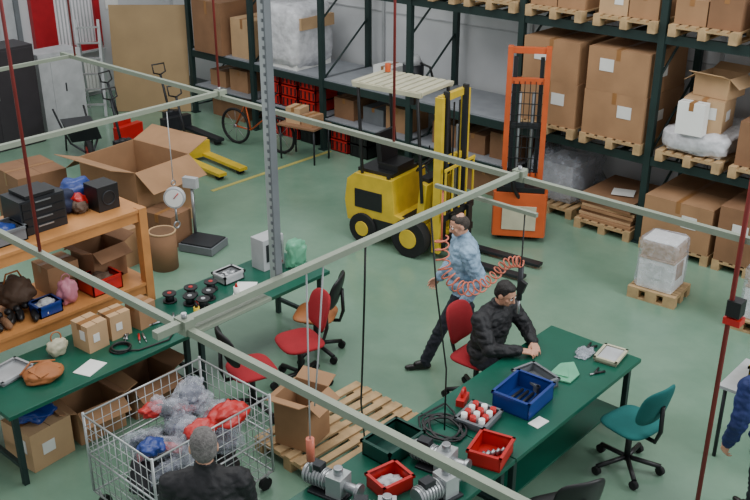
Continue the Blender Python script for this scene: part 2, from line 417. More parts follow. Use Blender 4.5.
for s_ in (-1,1): o.box((1.0,s_*.22,.06),(1.1,.12,.04),m_dark)
for x,r_,y0 in ((-.02,.26,.39),(-.78,.21,.36)):
    for s_ in (-1,1):
        o.cyl((x,s_*(y0-.08),r_),(x,s_*(y0+.08),r_),r_,m_rubber,seg=28); o.cyl((x,s_*(y0+.06),r_),(x,s_*(y0+.09),r_),r_*.5,m_yel,seg=20)
o.done((-7.27,9.2,0),6,.008)

# orange stacker
o=O("electric_stacker")
o.ext([(-.38,-.3,.08),(.38,-.3,.08),(.4,-.22,.08),(.4,.1,.08),(-.4,.1,.08),(-.4,-.22,.08)],(0,0,.62),m_orange)
o.box((0,-.305,.35),(.5,.02,.34),m_cream); o.box((0,-.1,.74),(.7,.36,.07),m_black); o.box((-.1,-.22,.86),(.3,.1,.18),m_dark)
for s_ in (-1,1):
    o.box((s_*.27,.2,1.3),(.08,.12,2.5),m_orange); o.box((s_*.19,.24,1.25),(.06,.09,2.3),m_dark)
    o.box((s_*.28,.4,.09),(.14,.6,.07),m_orange); o.cyl((s_*.28-.05,.65,.06),(s_*.28+.05,.65,.06),.06,m_rubber)
    o.cyl((s_*.1,.2,.4),(s_*.1,.2,1.95),.03,m_steel)
for z in (.8,1.5,2.1,2.5): o.box((0,.2,z),(.62,.07,.08),m_orange if z!=1.5 else m_dark)
for k in range(6): o.box((-.2+k*.08,.16,1.45),(.012,.012,1.3),m_black)
for k in range(8): o.box((0,.16,.9+k*.15),(.5,.012,.012),m_black)
o.tube([(0,-.25,.6),(-.1,-.4,.8),(-.15,-.42,1.05)],.03,m_black); o.tube([(-.29,-.46,1.1),(-.29,-.4,1.0),(.0,-.4,1.0),(.0,-.46,1.1)],.02,m_black)
for x in (-.28,.28): o.cyl((x-.04,-.1,.08),(x+.04,-.1,.08),.08,m_rubber)
o.scale(.9,.9,1)
o.done((-6.6,10.33,0),32,.006)

# ---------------------------------------------------------------- small wrapped pallets
for (x,y) in ((-4.3,9.9),(-3.05,9.95)):
    pallet((x,y,0),4,a=.58,b=.5)
    o=O("shrink_wrapped_boxes"); o.box((0,0,.19),(.42,.38,.37),m_white); o.box((0,0,.5),(.4,.36,.2),m_card2); o.box((0,0,.385),(.43,.39,.02),m_card2)
    o.box((.0,0,.605),(.4,.36,.01),m_white); o.wrapbox((0,0,.32),(.48,.43,.62),m_wrap,.025,6,e=.18); o.box((0,-.2,.25),(.16,.01,.18),m_label); o.box((.212,0,.25),(.01,.2,.2),m_card); o.done((x,y,.145),4)

# ---------------------------------------------------------------- big open carton & scale area
pallet((-11.0,7.25,0),0,a=1.2,b=1.0); 
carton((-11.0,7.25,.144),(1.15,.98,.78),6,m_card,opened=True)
carton((-10.0,7.0,0),(.5,.4,.45),12,m_card3); carton((-12.0,6.2,0),(.8,.7,.8),-5,m_card3); carton((-9.9,6.1,0),(.45,.45,.5),4,m_card); carton((-10.6,6.2,0),(.5,.5,.6),-8,m_card3)
o=O("cardboard_drum"); o.cyl((0,0,0),(0,0,.5),.17,m_card3,seg=28); o.ring((0,0,.5),.165,.012,m_card2); o.cyl((0,0,.495),(0,0,.503),.155,m_cardin); o.done((-9.35,6.45,0))
o=O("platform_scale"); o.box((0,0,.06),(.5,.42,.1),m_greyp); o.box((0,0,.12),(.46,.38,.02),m_dark); o.cyl((-.22,.17,.1),(-.22,.17,.8),.022,m_steel)
o.box((-.22,.15,.85),(.2,.08,.14),m_lgrey); o.done((-9.45,7.15,0),20)
o=O("hanging_dial_scale"); o.tube([(0,0,2.58),(0,0,1.86)],.005,m_lgrey); o.ring((0,0,1.84),.025,.006,m_steel,axis=(1,0,0))
n_=V((.62,-.78,0)).normalized()
o.cyl(V((0,0,1.68))-n_*.03,V((0,0,1.68))+n_*.03,.11,m_lgrey,seg=28); o.cyl(V((0,0,1.68))+n_*.03,V((0,0,1.68))+n_*.036,.092,m_white,seg=28)
o.tube([V((0,0,1.68))+n_*.04,V((.04,.03,1.74))+n_*.04],.005,m_redp)
o.cyl((0,0,1.42),(0,0,1.58),.012,m_steel); o.ring((0,0,1.38),.035,.009,m_steel,axis=(1,0,0)); o.done((-7.62,5.45,0))

# ---------------------------------------------------------------- wooden shelf bench
o=O("wooden_shelf_unit")
for x in (-7.66,-8.44):
    for y in (3.0,5.05,1.6): o.box((x,y,.84),(.09,.09,1.68),m_oak)
    for z in (.8,1.6): o.box((x,3.32,z),(.05,3.5,.11),m_oak)
for z in (.86,1.66): o.box((-8.05,3.32,z),(.86,3.55,.03),m_oak)
o.done()
o=O("tool_cabinet"); o.box((0,0,.17),(.34,.46,.34),m_dark)
for k in range(4): o.box((.175,0,.05+k*.08),(.012,.42,.068),m_black); o.box((.185,0,.07+k*.08),(.01,.16,.012),m_steel)
o.box((0,0,.36),(.3,.3,.03),m_black); o.done((-8.0,4.12,1.675))
o=O("speaker_box"); o.box((0,0,.13),(.24,.24,.26),m_black); o.ring((.122,0,.13),.07,.008,m_dark,axis=(1,0,0)); o.done((-7.95,4.82,1.675),0,.01)
o=O("pile_of_bags"); o.blob((0,0,.1),(.2,.22,.12),m_navy,.2,flat=.1); o.blob((-.1,.3,.1),(.18,.2,.12),m_blue,.2,flat=.09); o.blob((.1,.18,.07),(.1,.1,.08),m_redp,.2,flat=.06); o.blob((.2,.14,.05),(.08,.08,.06),m_brownbag,.2,flat=.05); o.done((-8.2,4.45,1.68))
o=O("plastic_bin"); o.bin((0,0,0),(.3,.4,.14),m_greyp); o.blob((0,0,.1),(.12,.16,.06),m_blue,.2); o.done((-7.92,3.7,1.675))
o=O("drawer_organizer"); o.box((0,0,.14),(.3,.4,.28),m_lgrey)
for k in range(4):
    for j in range(4): o.box((.153,-.15+j*.1,.04+k*.068),(.01,.088,.055),m_redp if (k+j)%3==0 else m_blue)
o.done((-8.15,3.38,1.675))
carton((-8.12,4.8,.875),(.36,.4,.36),5,m_card3,opened=True); carton((-8.1,3.25,.875),(.4,.4,.3),0,m_card); carton((-8.2,4.35,.875),(.3,.34,.3),0,m_card)
o=O("carrier_bag"); o.blob((0,0,.12),(.08,.1,.14),m_pink,.2,flat=.115); o.ring((0,0,.27),.045,.005,m_pink,axis=(1,0,0)); o.done((-7.8,4.22,.88))
o=O("pile_of_shoes")
for k in range(8):
    y=-.3+k*.09; o.blob((random.uniform(-.1,.1),y,.04),(.12,.04,.045),random.choice([m_black,m_shoe,m_white,m_card3]),.1,flat=.04,rot=(0,0,random.uniform(-30,30)),sub=3); o.sph((-.08,y,.08),(.04,.035,.035),m_black,sub=2)
o.done((-7.85,3.6,.876))
o=O("brown_bag"); o.blob((0,0,.14),(.15,.18,.17),m_brownbag,.2,flat=.135); o.tube([(0,-.1,.26),(0,-.06,.36),(0,.06,.36),(0,.1,.26)],.01,m_leather); o.done((-8.12,3.85,.88))
o=O("plastic_bin"); o.bin((0,0,0),(.2,.24,.12),m_blue); o.blob((0,0,.08),(.07,.09,.05),m_lgrey,.3); o.done((-7.8,3.98,.876))
o=O("plastic_bin"); o.bin((0,0,0),(.28,.34,.16),m_redp); o.blob((0,0,.1),(.1,.12,.07),m_brownbag,.3); o.done((-7.85,4.62,.876))

# ---------------------------------------------------------------- green work tables
def worktable(name,xa,xb,ya,yb,z=.75,shelf=True):
    o=O(name); cx,cy=(xa+xb)/2,(ya+yb)/2; L=yb-ya; W=xb-xa
    o.box((0,0,z-.02),(W,L,.04),m_green_tbl)
    n=max(2,int(L/1.4)+1)
    for k in range(n):
        y=-L/2+.08+k*(L-.16)/(n-1)
        for x in (-W/2+.08,W/2-.08): o.box((x,y,(z-.04)/2),(.05,.05,z-.04),m_rack)
        o.box((0,y,.18),(W-.16,.04,.04),m_rack); o.box((0,y,z-.07),(W-.1,.04,.06),m_rack)
    if shelf: o.box((.12,0,.21),(W-.5,L-.2,.02),m_green_tbl)
    return o.done((cx,cy,0),0,.004)
worktable("workbench",-7.45,-6.6,4.85,6.65,shelf=False)
worktable("workbench",-7.45,-6.6,2.9,4.84,shelf=False)
worktable("workbench",-4.15,-3.2,5.2,7.2)
worktable("workbench",-4.15,-3.2,3.3,5.19)
T=.75
carton((-7.12,4.02,T),(.24,.22,.27),4,m_card2,label=1); carton((-7.14,4.3,T),(.2,.22,.25),0,m_card2,label=-1); carton((-7.12,4.58,T),(.2,.2,.25),6,m_card)
for k,(x,y) in enumerate([(-7.1,5.15),(-7.25,5.28),(-7.05,5.35),(-7.2,5.5),(-6.95,5.2),(-7.3,5.05)]):
    o=O("cable_reel")
    for z in (.01,.09): o.cyl((0,0,z-.008),(0,0,z+.008),.07,m_black,seg=20)
    o.cyl((0,0,.01),(0,0,.09),.045,m_dark); o.cyl((0,0,.095),(0,0,.102),.022,m_redp if k%2 else m_lgrey); o.done((x,y,T))
o=O("leather_satchel"); o.blob((0,0,.05),(.15,.18,.07),m_leather,.1,flat=.045); o.box((.03,0,.1),(.16,.22,.015),m_leather,rot=(0,8,10)); o.tube([(-.1,-.16,.06),(-.2,0,.08),(-.1,.18,.06)],.01,m_leather); o.done((-6.94,3.42,T))
o=O("metal_tray"); o.bin((0,0,0),(.26,.34,.05),m_lgrey); o.done((-7.22,3.25,T),10)
o=O("handbag"); o.blob((0,0,.08),(.06,.1,.09),m_cream,.15,flat=.08); o.ring((0,0,.18),.05,.007,m_leather,axis=(1,0,.2)); o.done((-7.2,3.72,T))
o=O("paper_sheets"); o.box((0,0,.003),(.18,.25,.005),m_white); o.done((-6.78,3.78,T+.001),20)
o=O("paper_sheets"); o.box((0,0,.003),(.21,.3,.005),m_white); o.done((-6.95,5.75,T+.001),40)
o=O("parts_box"); o.bin((0,0,0),(.2,.26,.1),m_lgrey); o.blob((0,0,.06),(.07,.1,.04),m_steel,.3); o.done((-7.25,5.78,T))
o=O("control_box"); o.box((0,0,.18),(.2,.3,.36),m_lgrey); o.box((.105,0,.2),(.01,.22,.2),m_dark); o.cyl((.1,.08,.06),(.13,.08,.06),.02,m_redp); o.done((-7.2,6.3,T),0,.01)
o=O("carrier_bag"); o.wrapbox((0,0,.15),(.12,.22,.3),m_bag,.035,9,e=.5); o.done((-6.95,6.48,T))
o=O("hand_tools"); 
for k in range(12):
    a=random.random()*3; x,y=random.uniform(-.25,.2),random.uniform(-.7,.5); o.tube([(x,y,.012),(x+.12*math.cos(a),y+.12*math.sin(a),.012)],.01,random.choice([m_black,m_redp,m_steel]))
    o.tube([(x,y,.012),(x-.06*math.cos(a),y-.06*math.sin(a),.012)],.005,m_steel)
o.done((-6.92,4.75,T))
o=O("coiled_cable"); o.ring((0,0,.012),.09,.01,m_black); o.ring((.01,.01,.03),.085,.01,m_black); o.tube([(.08,0,.02),(.15,.1,.01),(.2,.4,.01),(.1,.55,.01)],.008,m_black); o.done((-6.86,4.15,T))
o=O("glue_bottle"); o.cyl((0,0,0),(0,0,.13),.03,m_white); o.cyl((0,0,.13),(0,0,.17),.018,m_redp,r2=.006); o.done((-6.85,5.55,T))
o=O("glue_bottle"); o.cyl((0,0,0),(0,0,.13),.03,m_yel); o.cyl((0,0,.13),(0,0,.17),.018,m_black,r2=.006); o.done((-6.8,5.0,T))
carton((-6.98,3.3,0),(.42,.42,.38),5,m_card2,label=1); carton((-7.0,3.85,0),(.42,.46,.34),-4,m_card,opened=True); carton((-7.0,4.42,0),(.42,.5,.33),3,m_card3,opened=True)
o=O("cloth_heap"); o.blob((0,0,.06),(.16,.16,.07),m_blue,.3,flat=.05); o.done((-6.98,3.3,.39))
# items right bench
o=O("plastic_crate"); o.bin((0,0,0),(.34,.42,.16),m_blue)
for k in range(4): o.tube([(-.1+k*.06,-.15,.03),(-.08+k*.05,.14,.03)],.014,m_dark)
o.done((-3.6,5.88,T),4)
o=O("plastic_crate"); o.bin((0,0,0),(.24,.32,.09),m_greyp); o.done((-3.7,6.22,T),75)
o=O("parts_tray"); o.bin((0,0,0),(.26,.3,.07),m_greyp)
for k in range(4):
    for j in range(3): o.cyl((-.08+j*.08,-.1+k*.065,.01),(-.08+j*.08,-.1+k*.065,.1),.026,m_redp if (k+j)%2 else m_white)
o.done((-3.72,5.42,T),8)
o=O("plastic_bin"); o.bin((0,0,0),(.26,.3,.13),m_redp)
for k in range(5): o.cyl((-.06+.03*k,-.08+.04*k,.015),(-.04+.03*k,-.02+.03*k,.05),.018,m_steel)
o.done((-3.36,5.08,T),15)
o=O("plastic_bin"); o.bin((0,0,0),(.22,.26,.12),m_redp); o.blob((0,0,.05),(.07,.09,.03),m_lgrey,.4); o.done((-3.7,4.3,T),-12)
o=O("plastic_crate"); o.bin((0,0,0),(.28,.4,.14),m_greenp); o.done((-3.98,4.66,T))
o=O("tape_dispenser"); o.box((0,0,.03),(.07,.16,.06),m_redp); o.ring((0,.02,.08),.04,.014,m_redp,axis=(1,0,0)); o.done((-3.98,5.55,T),20)
o=O("carrier_bag")
o.ext([(-.1,-.17,.004),(.12,-.15,.008),(.14,.02,.012),(.02,.2,.006),(-.07,.1,.014)],(0,0,.012),m_bag); o.ext([(-.06,-.1,.018),(.08,-.1,.03),(.0,.1,.02)],(0,0,.006),m_bag); o.done((-3.6,6.52,T),10)
o=O("document_tray"); o.bin((0,0,0),(.2,.27,.05),m_cream); o.box((0,0,.03),(.17,.24,.02),m_lgrey); o.done((-3.42,7.03,T),8)
o=O("plastic_wrap_sheet"); o.blob((0,0,.012),(.07,.12,.016),m_wrap,.4,flat=.01); o.done((-3.63,6.93,T+.002))
o=O("paper_sheets"); o.box((0,0,.003),(.1,.15,.005),m_white); o.done((-3.34,5.72,T+.001),-5)
o=O("pliers")
for (x,y) in ((-.18,.35),(.1,.0)):
    o.tube([(x,y,.012),(x+.05,y+.09,.012)],.01,m_black); o.tube([(x,y,.012),(x-.02,y+.1,.012)],.01,m_black); o.tube([(x,y,.012),(x-.02,y-.05,.012)],.008,m_steel)
o.done((-3.48,6.68,T))
o=O("coiled_cable")
pts=[]
for k in range(190):
    a=k*.22; R_=.14+.03*math.sin(k*.37); pts.append((R_*math.cos(a)*1.1,R_*math.sin(a),.012+.04*abs(math.sin(k*.11))))
o.tube(pts,.009,m_black,seg=5); o.tube([(.1,.1,.02),(-.1,.25,.02),(-.22,.3,.02),(-.26,.0,.015),(-.1,-.17,.015),(.1,-.22,.02),(.2,-.16,.02)],.009,m_black,seg=5); o.done((-3.84,5.12,T))
def gearmotor(loc,rz):
    o=O("gear_motor"); o.box((0,0,.01),(.3,.2,.02),m_dark)
    o.cyl((-.22,0,.1),(.0,0,.1),.07,m_steel,seg=24)
    for k in range(7): o.cyl((-.2+k*.027,0,.1),(-.19+k*.027,0,.1),.08,m_alu,seg=24)
    o.box((.06,0,.1),(.13,.15,.17),m_alu); o.cyl((.1,0,.1),(.24,0,.1),.04,m_steel); o.cyl((.06,0,.18),(.06,0,.24),.035,m_steel); o.box((-.12,0,.19),(.1,.08,.05),m_dark)
    o.cyl((.22,0,.1),(.25,0,.1),.06,m_steel,seg=20)
    return o.done(loc,rz,.004)
gearmotor((-3.58,4.72,T),10); gearmotor((-3.36,4.45,T),80); gearmotor((-3.98,3.98,T),10); gearmotor((-3.5,3.95,T),40)

# ---------------------------------------------------------------- pipes, hoses
Z=2.6
o=O("overhead_pipe_frame")
o.box((-5.0,2.8,Z),(14,.042,.042),m_pipe); o.box((-4.6,6.12,Z),(12,.045,.045),m_pipe)
for x in (-3.93,-7.62): 
    o.box((x,4.4,Z+.04),(.05,3.6,.045),m_pipe)
    for y in (2.8,6.12): o.box((x,y,Z+.025),(.1,.07,.09),m_pipe); o.cyl((x,y,Z+.06),(x,y,Z+.1),.016,m_steel,seg=8)
o.box((-3.93,5.65,Z-.05),(.95,.03,.03),m_pipe)
o.box((-10.4,4.4,Z),(.04,3.6,.04),m_pipe)
o.box((-4.0,3.55,4.0),(.055,.03,2.8),m_alu); o.box((-3.965,3.55,4.0),(.012,.05,2.8),m_greyp)
for k in range(56): o.box((-3.985,3.533,2.7+k*.05),(.014,.012,.018),m_greyp)
o.box((-3.93,3.1,Z-.02),(.12,.6,.02),m_pipe)
for p in ((-5.45,2.8),(-5.25,6.12),(-7.62,6.12),(-10.3,6.12)): o.cyl((p[0],p[1],Z),(p[0],p[1],5.4),.012,m_red,seg=8)
o.done()
o=O("red_pole"); o.cyl((-2.1,6.07,0),(-2.1,6.07,5.4),.018,m_red,seg=12); o.cyl((-2.1,6.07,0),(-2.1,6.07,.02),.08,m_red)
o.box((-2.07,6.09,2.0),(.12,.1,.05),m_redp); o.box((-2.07,6.09,2.1),(.1,.1,.12),m_black); o.done()
o=O("coiled_air_hose")
ctrl=[V((-4.33,5.65,2.12)),V((-4.28,5.65,1.84)),V((-4.08,5.65,1.74)),V((-3.86,5.65,1.88)),V((-3.7,5.65,2.08)),V((-3.57,5.65,2.14))]
def crv(t):
    n=len(ctrl)-1; f=min(t*n,n-1e-6); i=int(f); u=f-i
    p0=ctrl[max(i-1,0)];p1=ctrl[i];p2=ctrl[i+1];p3=ctrl[min(i+2,n)]
    return .5*((2*p1)+(p2-p0)*u+(2*p0-5*p1+4*p2-p3)*u*u+(3*p1-p0-3*p2+p3)*u**3)
pts=[]; N=460
for k in range(N+1):
    t=k/N; p=crv(t); d=(crv(min(t+.01,1))-crv(max(t-.01,0))).normalized(); a=t*2*math.pi*20
    up=V((0,1,0)); w_=d.cross(up); pts.append(p+(up*math.cos(a)+w_*math.sin(a))*(.055 if t<.55 else .04))
o.tube(pts,.007,m_hose,seg=5)
o.tube([(-4.33,5.65,2.54),(-4.33,5.65,2.1)],.008,m_hose); o.tube([(-3.56,5.65,2.54),(-3.56,5.65,2.1),(-3.56,5.65,1.98)],.006,m_black)
o.cyl((-3.56,5.65,2.1),(-3.56,5.65,1.82),.022,m_dark); o.cyl((-3.56,5.65,1.82),(-3.56,5.65,1.7),.01,m_steel); o.box((-3.53,5.63,1.95),(.06,.03,.1),m_black,rot=(0,20,0)); o.done()
o=O("hanging_cable")
o.tube([(-3.93,4.3,2.6),(-3.96,4.32,2.2),(-4.1,4.45,1.6),(-4.35,4.7,1.0),(-4.5,4.9,.5),(-4.6,5.0,.18)],.008,m_black)
o.tube([(-3.93,5.0,2.6),(-3.9,5.05,2.0),(-3.86,5.15,1.3),(-3.82,5.1,.78)],.007,m_black)
o.done()
o=O("hanging_cable")
o.tube([(-3.93,3.75,2.6),(-3.95,3.76,1.9),(-4.0,3.8,1.3)],.006,m_lgrey); o.tube([(-3.93,3.9,2.6),(-4.0,3.9,1.9),(-4.1,3.95,1.45)],.006,m_lgrey)
o.done()
o=O("spring_balancer"); o.cyl((-4.0,3.8,1.12),(-4.0,3.8,1.3),.03,m_hose); o.cyl((-4.0,3.8,1.02),(-4.0,3.8,1.12),.012,m_steel); o.done()

# ---------------------------------------------------------------- pallet w/ box
pallet((-5.12,5.25,0),88,a=1.3,b=.88)
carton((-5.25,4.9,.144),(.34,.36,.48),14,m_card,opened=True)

# wire cart
o=O("wire_mesh_cart"); x0,x1,y0,y1,z0,z1=-.45,.45,-.58,.58,.18,.92
def ln(a,b,r=.0035,m=m_alu): o.cyl(a,b,r,m,seg=5)
for z in (z0,z1,.55):
    for a,b_ in (((x0,y0),(x1,y0)),((x1,y0),(x1,y1)),((x1,y1),(x0,y1)),((x0,y1),(x0,y0))): ln((*a,z),(*b_,z),.009)
for x in (x0,x1):
    for y in (y0,y1): ln((x,y,z0),(x,y,z1+.02),.012); o.cyl((x*.9-.02,y*.9,.06),(x*.9+.02,y*.9,.06),.06,m_rubber); ln((x*.9,y*.9,.06),(x*.95,y*.95,z0),.012)
for k in range(1,14):
    y=y0+k*(y1-y0)/14
    for x in (x0,x1): ln((x,y,z0),(x,y,z1))
    ln((x0,y,z0),(x1,y,z0))
for k in range(1,11):
    x=x0+k*(x1-x0)/11
    for y in (y0,y1): ln((x,y,z0),(x,y,z1))
for k in range(1,7):
    z=z0+k*(z1-z0)/7
    for x in (x0,x1): ln((x,y0,z),(x,y1,z))
    for y in (y0,y1): ln((x0,y,z),(x1,y,z))
o.done((-5.5,3.78,0))
o=O("plastic_bags_with_parts")
cols=[m_greyp,m_navy,m_redp,m_dark,m_blue,m_redp,m_lgrey]
for k in range(19):
    x=random.uniform(-.26,.26); y=random.uniform(-.39,.39); z=random.uniform(.5,.84)
    ro=(random.uniform(-50,50),random.uniform(-50,50),random.uniform(0,90))
    o.wrapbox((x,y,z),(.24,.27,.12),m_wrap,.045,9,e=.7,rot=ro)
    o.blob((x,y,z-.01),(.09,.11,.045),cols[k%7],.3,sub=3,rot=ro)
o.blob((0,0,.34),(.36,.45,.14),m_dark,.2,flat=.13)
o.blob((.25,.3,.8),(.13,.17,.08),m_redp,.25); o.blob((.24,.02,.78),(.1,.12,.07),m_redp,.25); o.blob((.1,-.35,.76),(.1,.1,.05),m_blue,.3); o.blob((-.2,-.1,.84),(.08,.1,.05),m_redp,.3)
o.done((-5.5,3.78,0))

# ---------------------------------------------------------------- chairs
def chair(loc,rz,m,back=None,name="office_chair"):
    back=back or m; o=O(name)
    for k in range(5):
        a=k*2*math.pi/5+.3; p=V((math.cos(a)*.29,math.sin(a)*.29,.09))
        o.tube([(0,0,.13),p],.022,m_black); o.cyl(p-V((.02,0,.045)),p+V((.02,0,-.045)),.04,m_rubber,seg=12); o.cyl(p,p-V((0,0,.05)),.012,m_black)
    o.cyl((0,0,.1),(0,0,.42),.028,m_black); o.box((0,0,.42),(.2,.2,.04),m_black)
    vs=bmesh.ops.create_uvsphere(o.bm,u_segments=28,v_segments=14,radius=1)['verts']
    for v in vs:
        x,y,z=v.co; sx=math.copysign(abs(x)**.55,x); sy=math.copysign(abs(y)**.55,y); v.co=V((sx*.23,sy*.22,.475+z*.04+.015*sx*sx))
    o._fin(vs,m,True)
    vs=bmesh.ops.create_uvsphere(o.bm,u_segments=28,v_segments=14,radius=1)['verts']
    for v in vs:
        x,y,z=v.co; sx=math.copysign(abs(x)**.6,x); sz=math.copysign(abs(z)**.6,z); v.co=V((sx*.2,-.25+y*.035-.05*(sz)+.05*sx*sx,.78+sz*.19))
    o._fin(vs,back,True)
    o.tube([(0,-.05,.42),(0,-.26,.43),(0,-.3,.55),(0,-.29,.8)],.02,m_black)
    return o.done(loc,rz)
chair((-2.95,6.6,0),78,m_tealf)
chair((-2.78,5.2,0),60,m_black)
chair((-4.6,6.62,0),-88,m_redf)
chair((-6.08,5.68,0),160,m_redf)
chair((-6.05,5.02,0),-20,m_redf,back=m_black)
chair((-6.38,6.2,0),120,m_leather,back=m_black)

# ---------------------------------------------------------------- people
ICO=None
def ico_pts():
    global ICO
    if ICO is None:
        b=bmesh.new(); bmesh.ops.create_icosphere(b,subdivisions=2,radius=1); ICO=[v.co.copy() for v in b.verts]; b.free()
    return ICO
class Person:
    def __init__(s,name): s.name=name; s.p=[]; s.x=O("eyes")
    def cap(s,a,ra,b,rb,m,bias=0): s.p.append(('c',V(a),ra,V(b),rb,m,bias))
    def ell(s,c,r,m,R=None,bias=0): s.p.append(('e',V(c),V(r),R or Matrix.Identity(3),None,m,bias))
    def hand(s,W,d,n,side,curl=25,m=m_skin):
        W=V(W); d=V(d).normalized(); n=V(n); n=(n-d*n.dot(d)).normalized(); t=d.cross(n)
        if t.dot(V(side))<0: t=-t
        L=[.074,.082,.076,.06]
        for k in range(4):
            off=.03-.02*k; K=W+d*(.088-.004*abs(k-1))+t*off
            s.cap(W+t*off*.6,.016,K,.0125,m)
            p=K; ang=0
            for j,fr in enumerate((.45,.32,.23)):
                ang+=rad(curl*(.8 if j==0 else 1)+k*3)
                q=p+(d*math.cos(ang)+n*math.sin(ang))*L[k]*fr+t*(.5-.33*k)*.01
                s.cap(p,.0095-.0008*j,q,.0088-.0008*j,m); p=q
        b=W+d*.025+t*.022; k1=b+(d*.65+t*.65+n*.3).normalized()*.042; k2=k1+(d*.9+t*.25+n*.35).normalized()*.032; k3=k2+(d*.95+n*.3).normalized()*.024
        s.cap(b,.017,k1,.012,m); s.cap(k1,.0115,k2,.0105,m); s.cap(k2,.0105,k3,.008,m)
    def head(s,C,f,u,hair,bald=False,neck=None):
        C=V(C); f=V(f).normalized(); u=V(u); u=(u-f*u.dot(f)).normalized(); r=f.cross(u)
        R=Matrix((r,f,u)).transposed()
        P=lambda x,y,z: C+r*x+f*y+u*z
        s.ell(P(0,-.005,.025),(.076,.095,.092),m_skin,R); s.ell(P(0,.03,-.045),(.058,.062,.065),m_skin,R); s.ell(P(0,.055,-.085),(.028,.028,.022),m_skin,R)
        for k in (-1,1):
            s.ell(P(k*.04,.055,-.02),(.024,.024,.026),m_skin,R); s.ell(P(k*.079,-.005,-.005),(.011,.02,.032),m_skin,R,-.004)
            s.ell(P(k*.032,.083,.03),(.024,.012,.007),m_skin,R)
            E=P(k*.031,.082,.01); s.x.sph(E,.0125,m_eye,sub=2); s.x.sph(E+f*.0085,.0062,m_iris,sub=2)
            s.ell(P(k*.032,.089,.034),(.018,.006,.004),hair,R,-.003)
        s.cap(P(0,.09,.012),.009,P(0,.108,-.026),.013,m_skin); s.ell(P(0,.1,-.03),(.018,.012,.01),m_skin,R)
        s.ell(P(0,.086,-.054),(.023,.009,.0065),m_lip,R,-.003)
        if bald:
            s.ell(P(0,-.035,.015),(.086,.08,.078),hair,R,-.002); s.ell(P(0,.02,.092),(.05,.045,.024),hair,R,-.002); s.ell(P(0,-.012,.06),(.08,.075,.05),hair,R,-.002)
            s.ell(P(0,-.045,.1),(.035,.035,.022),m_skin,R,-.006)
        else:
            s.ell(P(0,-.026,.042),(.086,.092,.092),hair,R,-.002); s.ell(P(0,-.045,-.0),(.081,.07,.08),hair,R,-.002)
            s.ell(P(0,.02,.09),(.06,.05,.032),hair,R)
        if neck is not None: s.cap(neck,.06,P(0,-.015,-.06),.054,m_skin)
    def torso(s,pel,nk,right,m,mp,bulk=1.):
        pel=V(pel);nk=V(nk);u=(nk-pel).normalized(); r=V(right); r=(r-u*r.dot(u)).normalized(); f=u.cross(r)
        R=Matrix((r,f,u)).transposed(); L=(nk-pel).length
        s.ell(pel,(.165,.125,.13),mp,R)
        s.ell(pel+u*L*.1,(.178*bulk,.142*bulk,.12),m,R,-.02)
        s.ell(pel+u*L*.36,(.172*bulk,.135*bulk,.17),m,R); s.ell(pel+u*L*.62,(.19*bulk,.138*bulk,.2),m,R); s.ell(pel+u*L*.8,(.185*bulk,.12*bulk,.14),m,R)
        s.cap(nk-u*.05,.085,nk+u*.015,.074,m,-.012)
    def arm(s,nk,sh,el,wr,m,hd,hn,side,curl=25,bulk=1.):
        s.cap(V(nk)-V((0,0,.03)),.062,sh,.072*bulk,m); s.cap(sh,.072*bulk,el,.054*bulk,m); s.cap(el,.054*bulk,wr,.042*bulk,m)
        W=V(wr)+V(hd).normalized()*.03; s.cap(wr,.03,W,.027,m_skin); s.hand(W,hd,hn,side,curl)
    def leg(s,hip,kn,an,toe,m):
        s.cap(hip,.1,kn,.07,m); s.cap(kn,.07,an,.058,m)
        a=V(an); t=V(toe); s.cap(a,.055,a-V((0,0,.03)),.052,m)
        h=a+(a-t).normalized()*.03; h.z=t.z+.005
        s.cap(h,.036,t,.03,m_shoe); s.cap(a-V((0,0,.03)),.04,t.lerp(a,.4),.036,m_shoe)
        s.cap(t,.032,t+(t-h).normalized()*.04,.026,m_shoe)
    def build(s,loc,rz,vox=.0065,sm=3,sc_=1.):
        bm=bmesh.new()
        for q in s.p:
            if q[0]=='c':
                vs=[bm.verts.new(q[1]+p*q[2]) for p in ico_pts()]+[bm.verts.new(q[3]+p*q[4]) for p in ico_pts()]
            else:
                vs=[bm.verts.new(q[1]+q[3]@V((p.x*q[2].x,p.y*q[2].y,p.z*q[2].z))) for p in ico_pts()]
            r=bmesh.ops.convex_hull(bm,input=vs)
            un=[g for g in r['geom_interior'] if isinstance(g,bmesh.types.BMVert)]
            if un: bmesh.ops.delete(bm,geom=un,context='VERTS')
        me=bpy.data.meshes.new("tmp"); bm.to_mesh(me); bm.free()
        ob=bpy.data.objects.new("tmp",me); sc.collection.objects.link(ob)
        rm=ob.modifiers.new("r","REMESH"); rm.mode='VOXEL'; rm.voxel_size=vox; rm.use_smooth_shade=True
        sm_=ob.modifiers.new("s","SMOOTH"); sm_.iterations=sm; sm_.factor=.5
        dg=bpy.context.evaluated_depsgraph_get(); me2=bpy.data.meshes.new_from_object(ob.evaluated_get(dg))
        bpy.data.objects.remove(ob)
        n=len(me2.polygons); cen=np.empty(n*3); me2.polygons.foreach_get("center",cen); cen=cen.reshape(-1,3)
        best=np.full(n,1e9); idx=np.zeros(n,int); mats=[]
        for q in s.p:
            if q[5] not in mats: mats.append(q[5])
            if q[0]=='c':
                a=np.array(q[1]);b=np.array(q[3]);ab=b-a; L=max(ab@ab,1e-9); t=np.clip(((cen-a)@ab)/L,0,1)
                d=np.linalg.norm(cen-a-t[:,None]*ab,axis=1)-(q[2]+(q[4]-q[2])*t)
            else:
                Rm=np.array(q[3]); loc_=(cen-np.array(q[1]))@Rm; rr=np.array(q[2]); k=np.linalg.norm(loc_/rr,axis=1); d=(k-1)*rr.min()
            d=d+q[6]; w_=d<best; best[w_]=d[w_]; idx[w_]=mats.index(q[5])
        for m in mats: me2.materials.append(m)
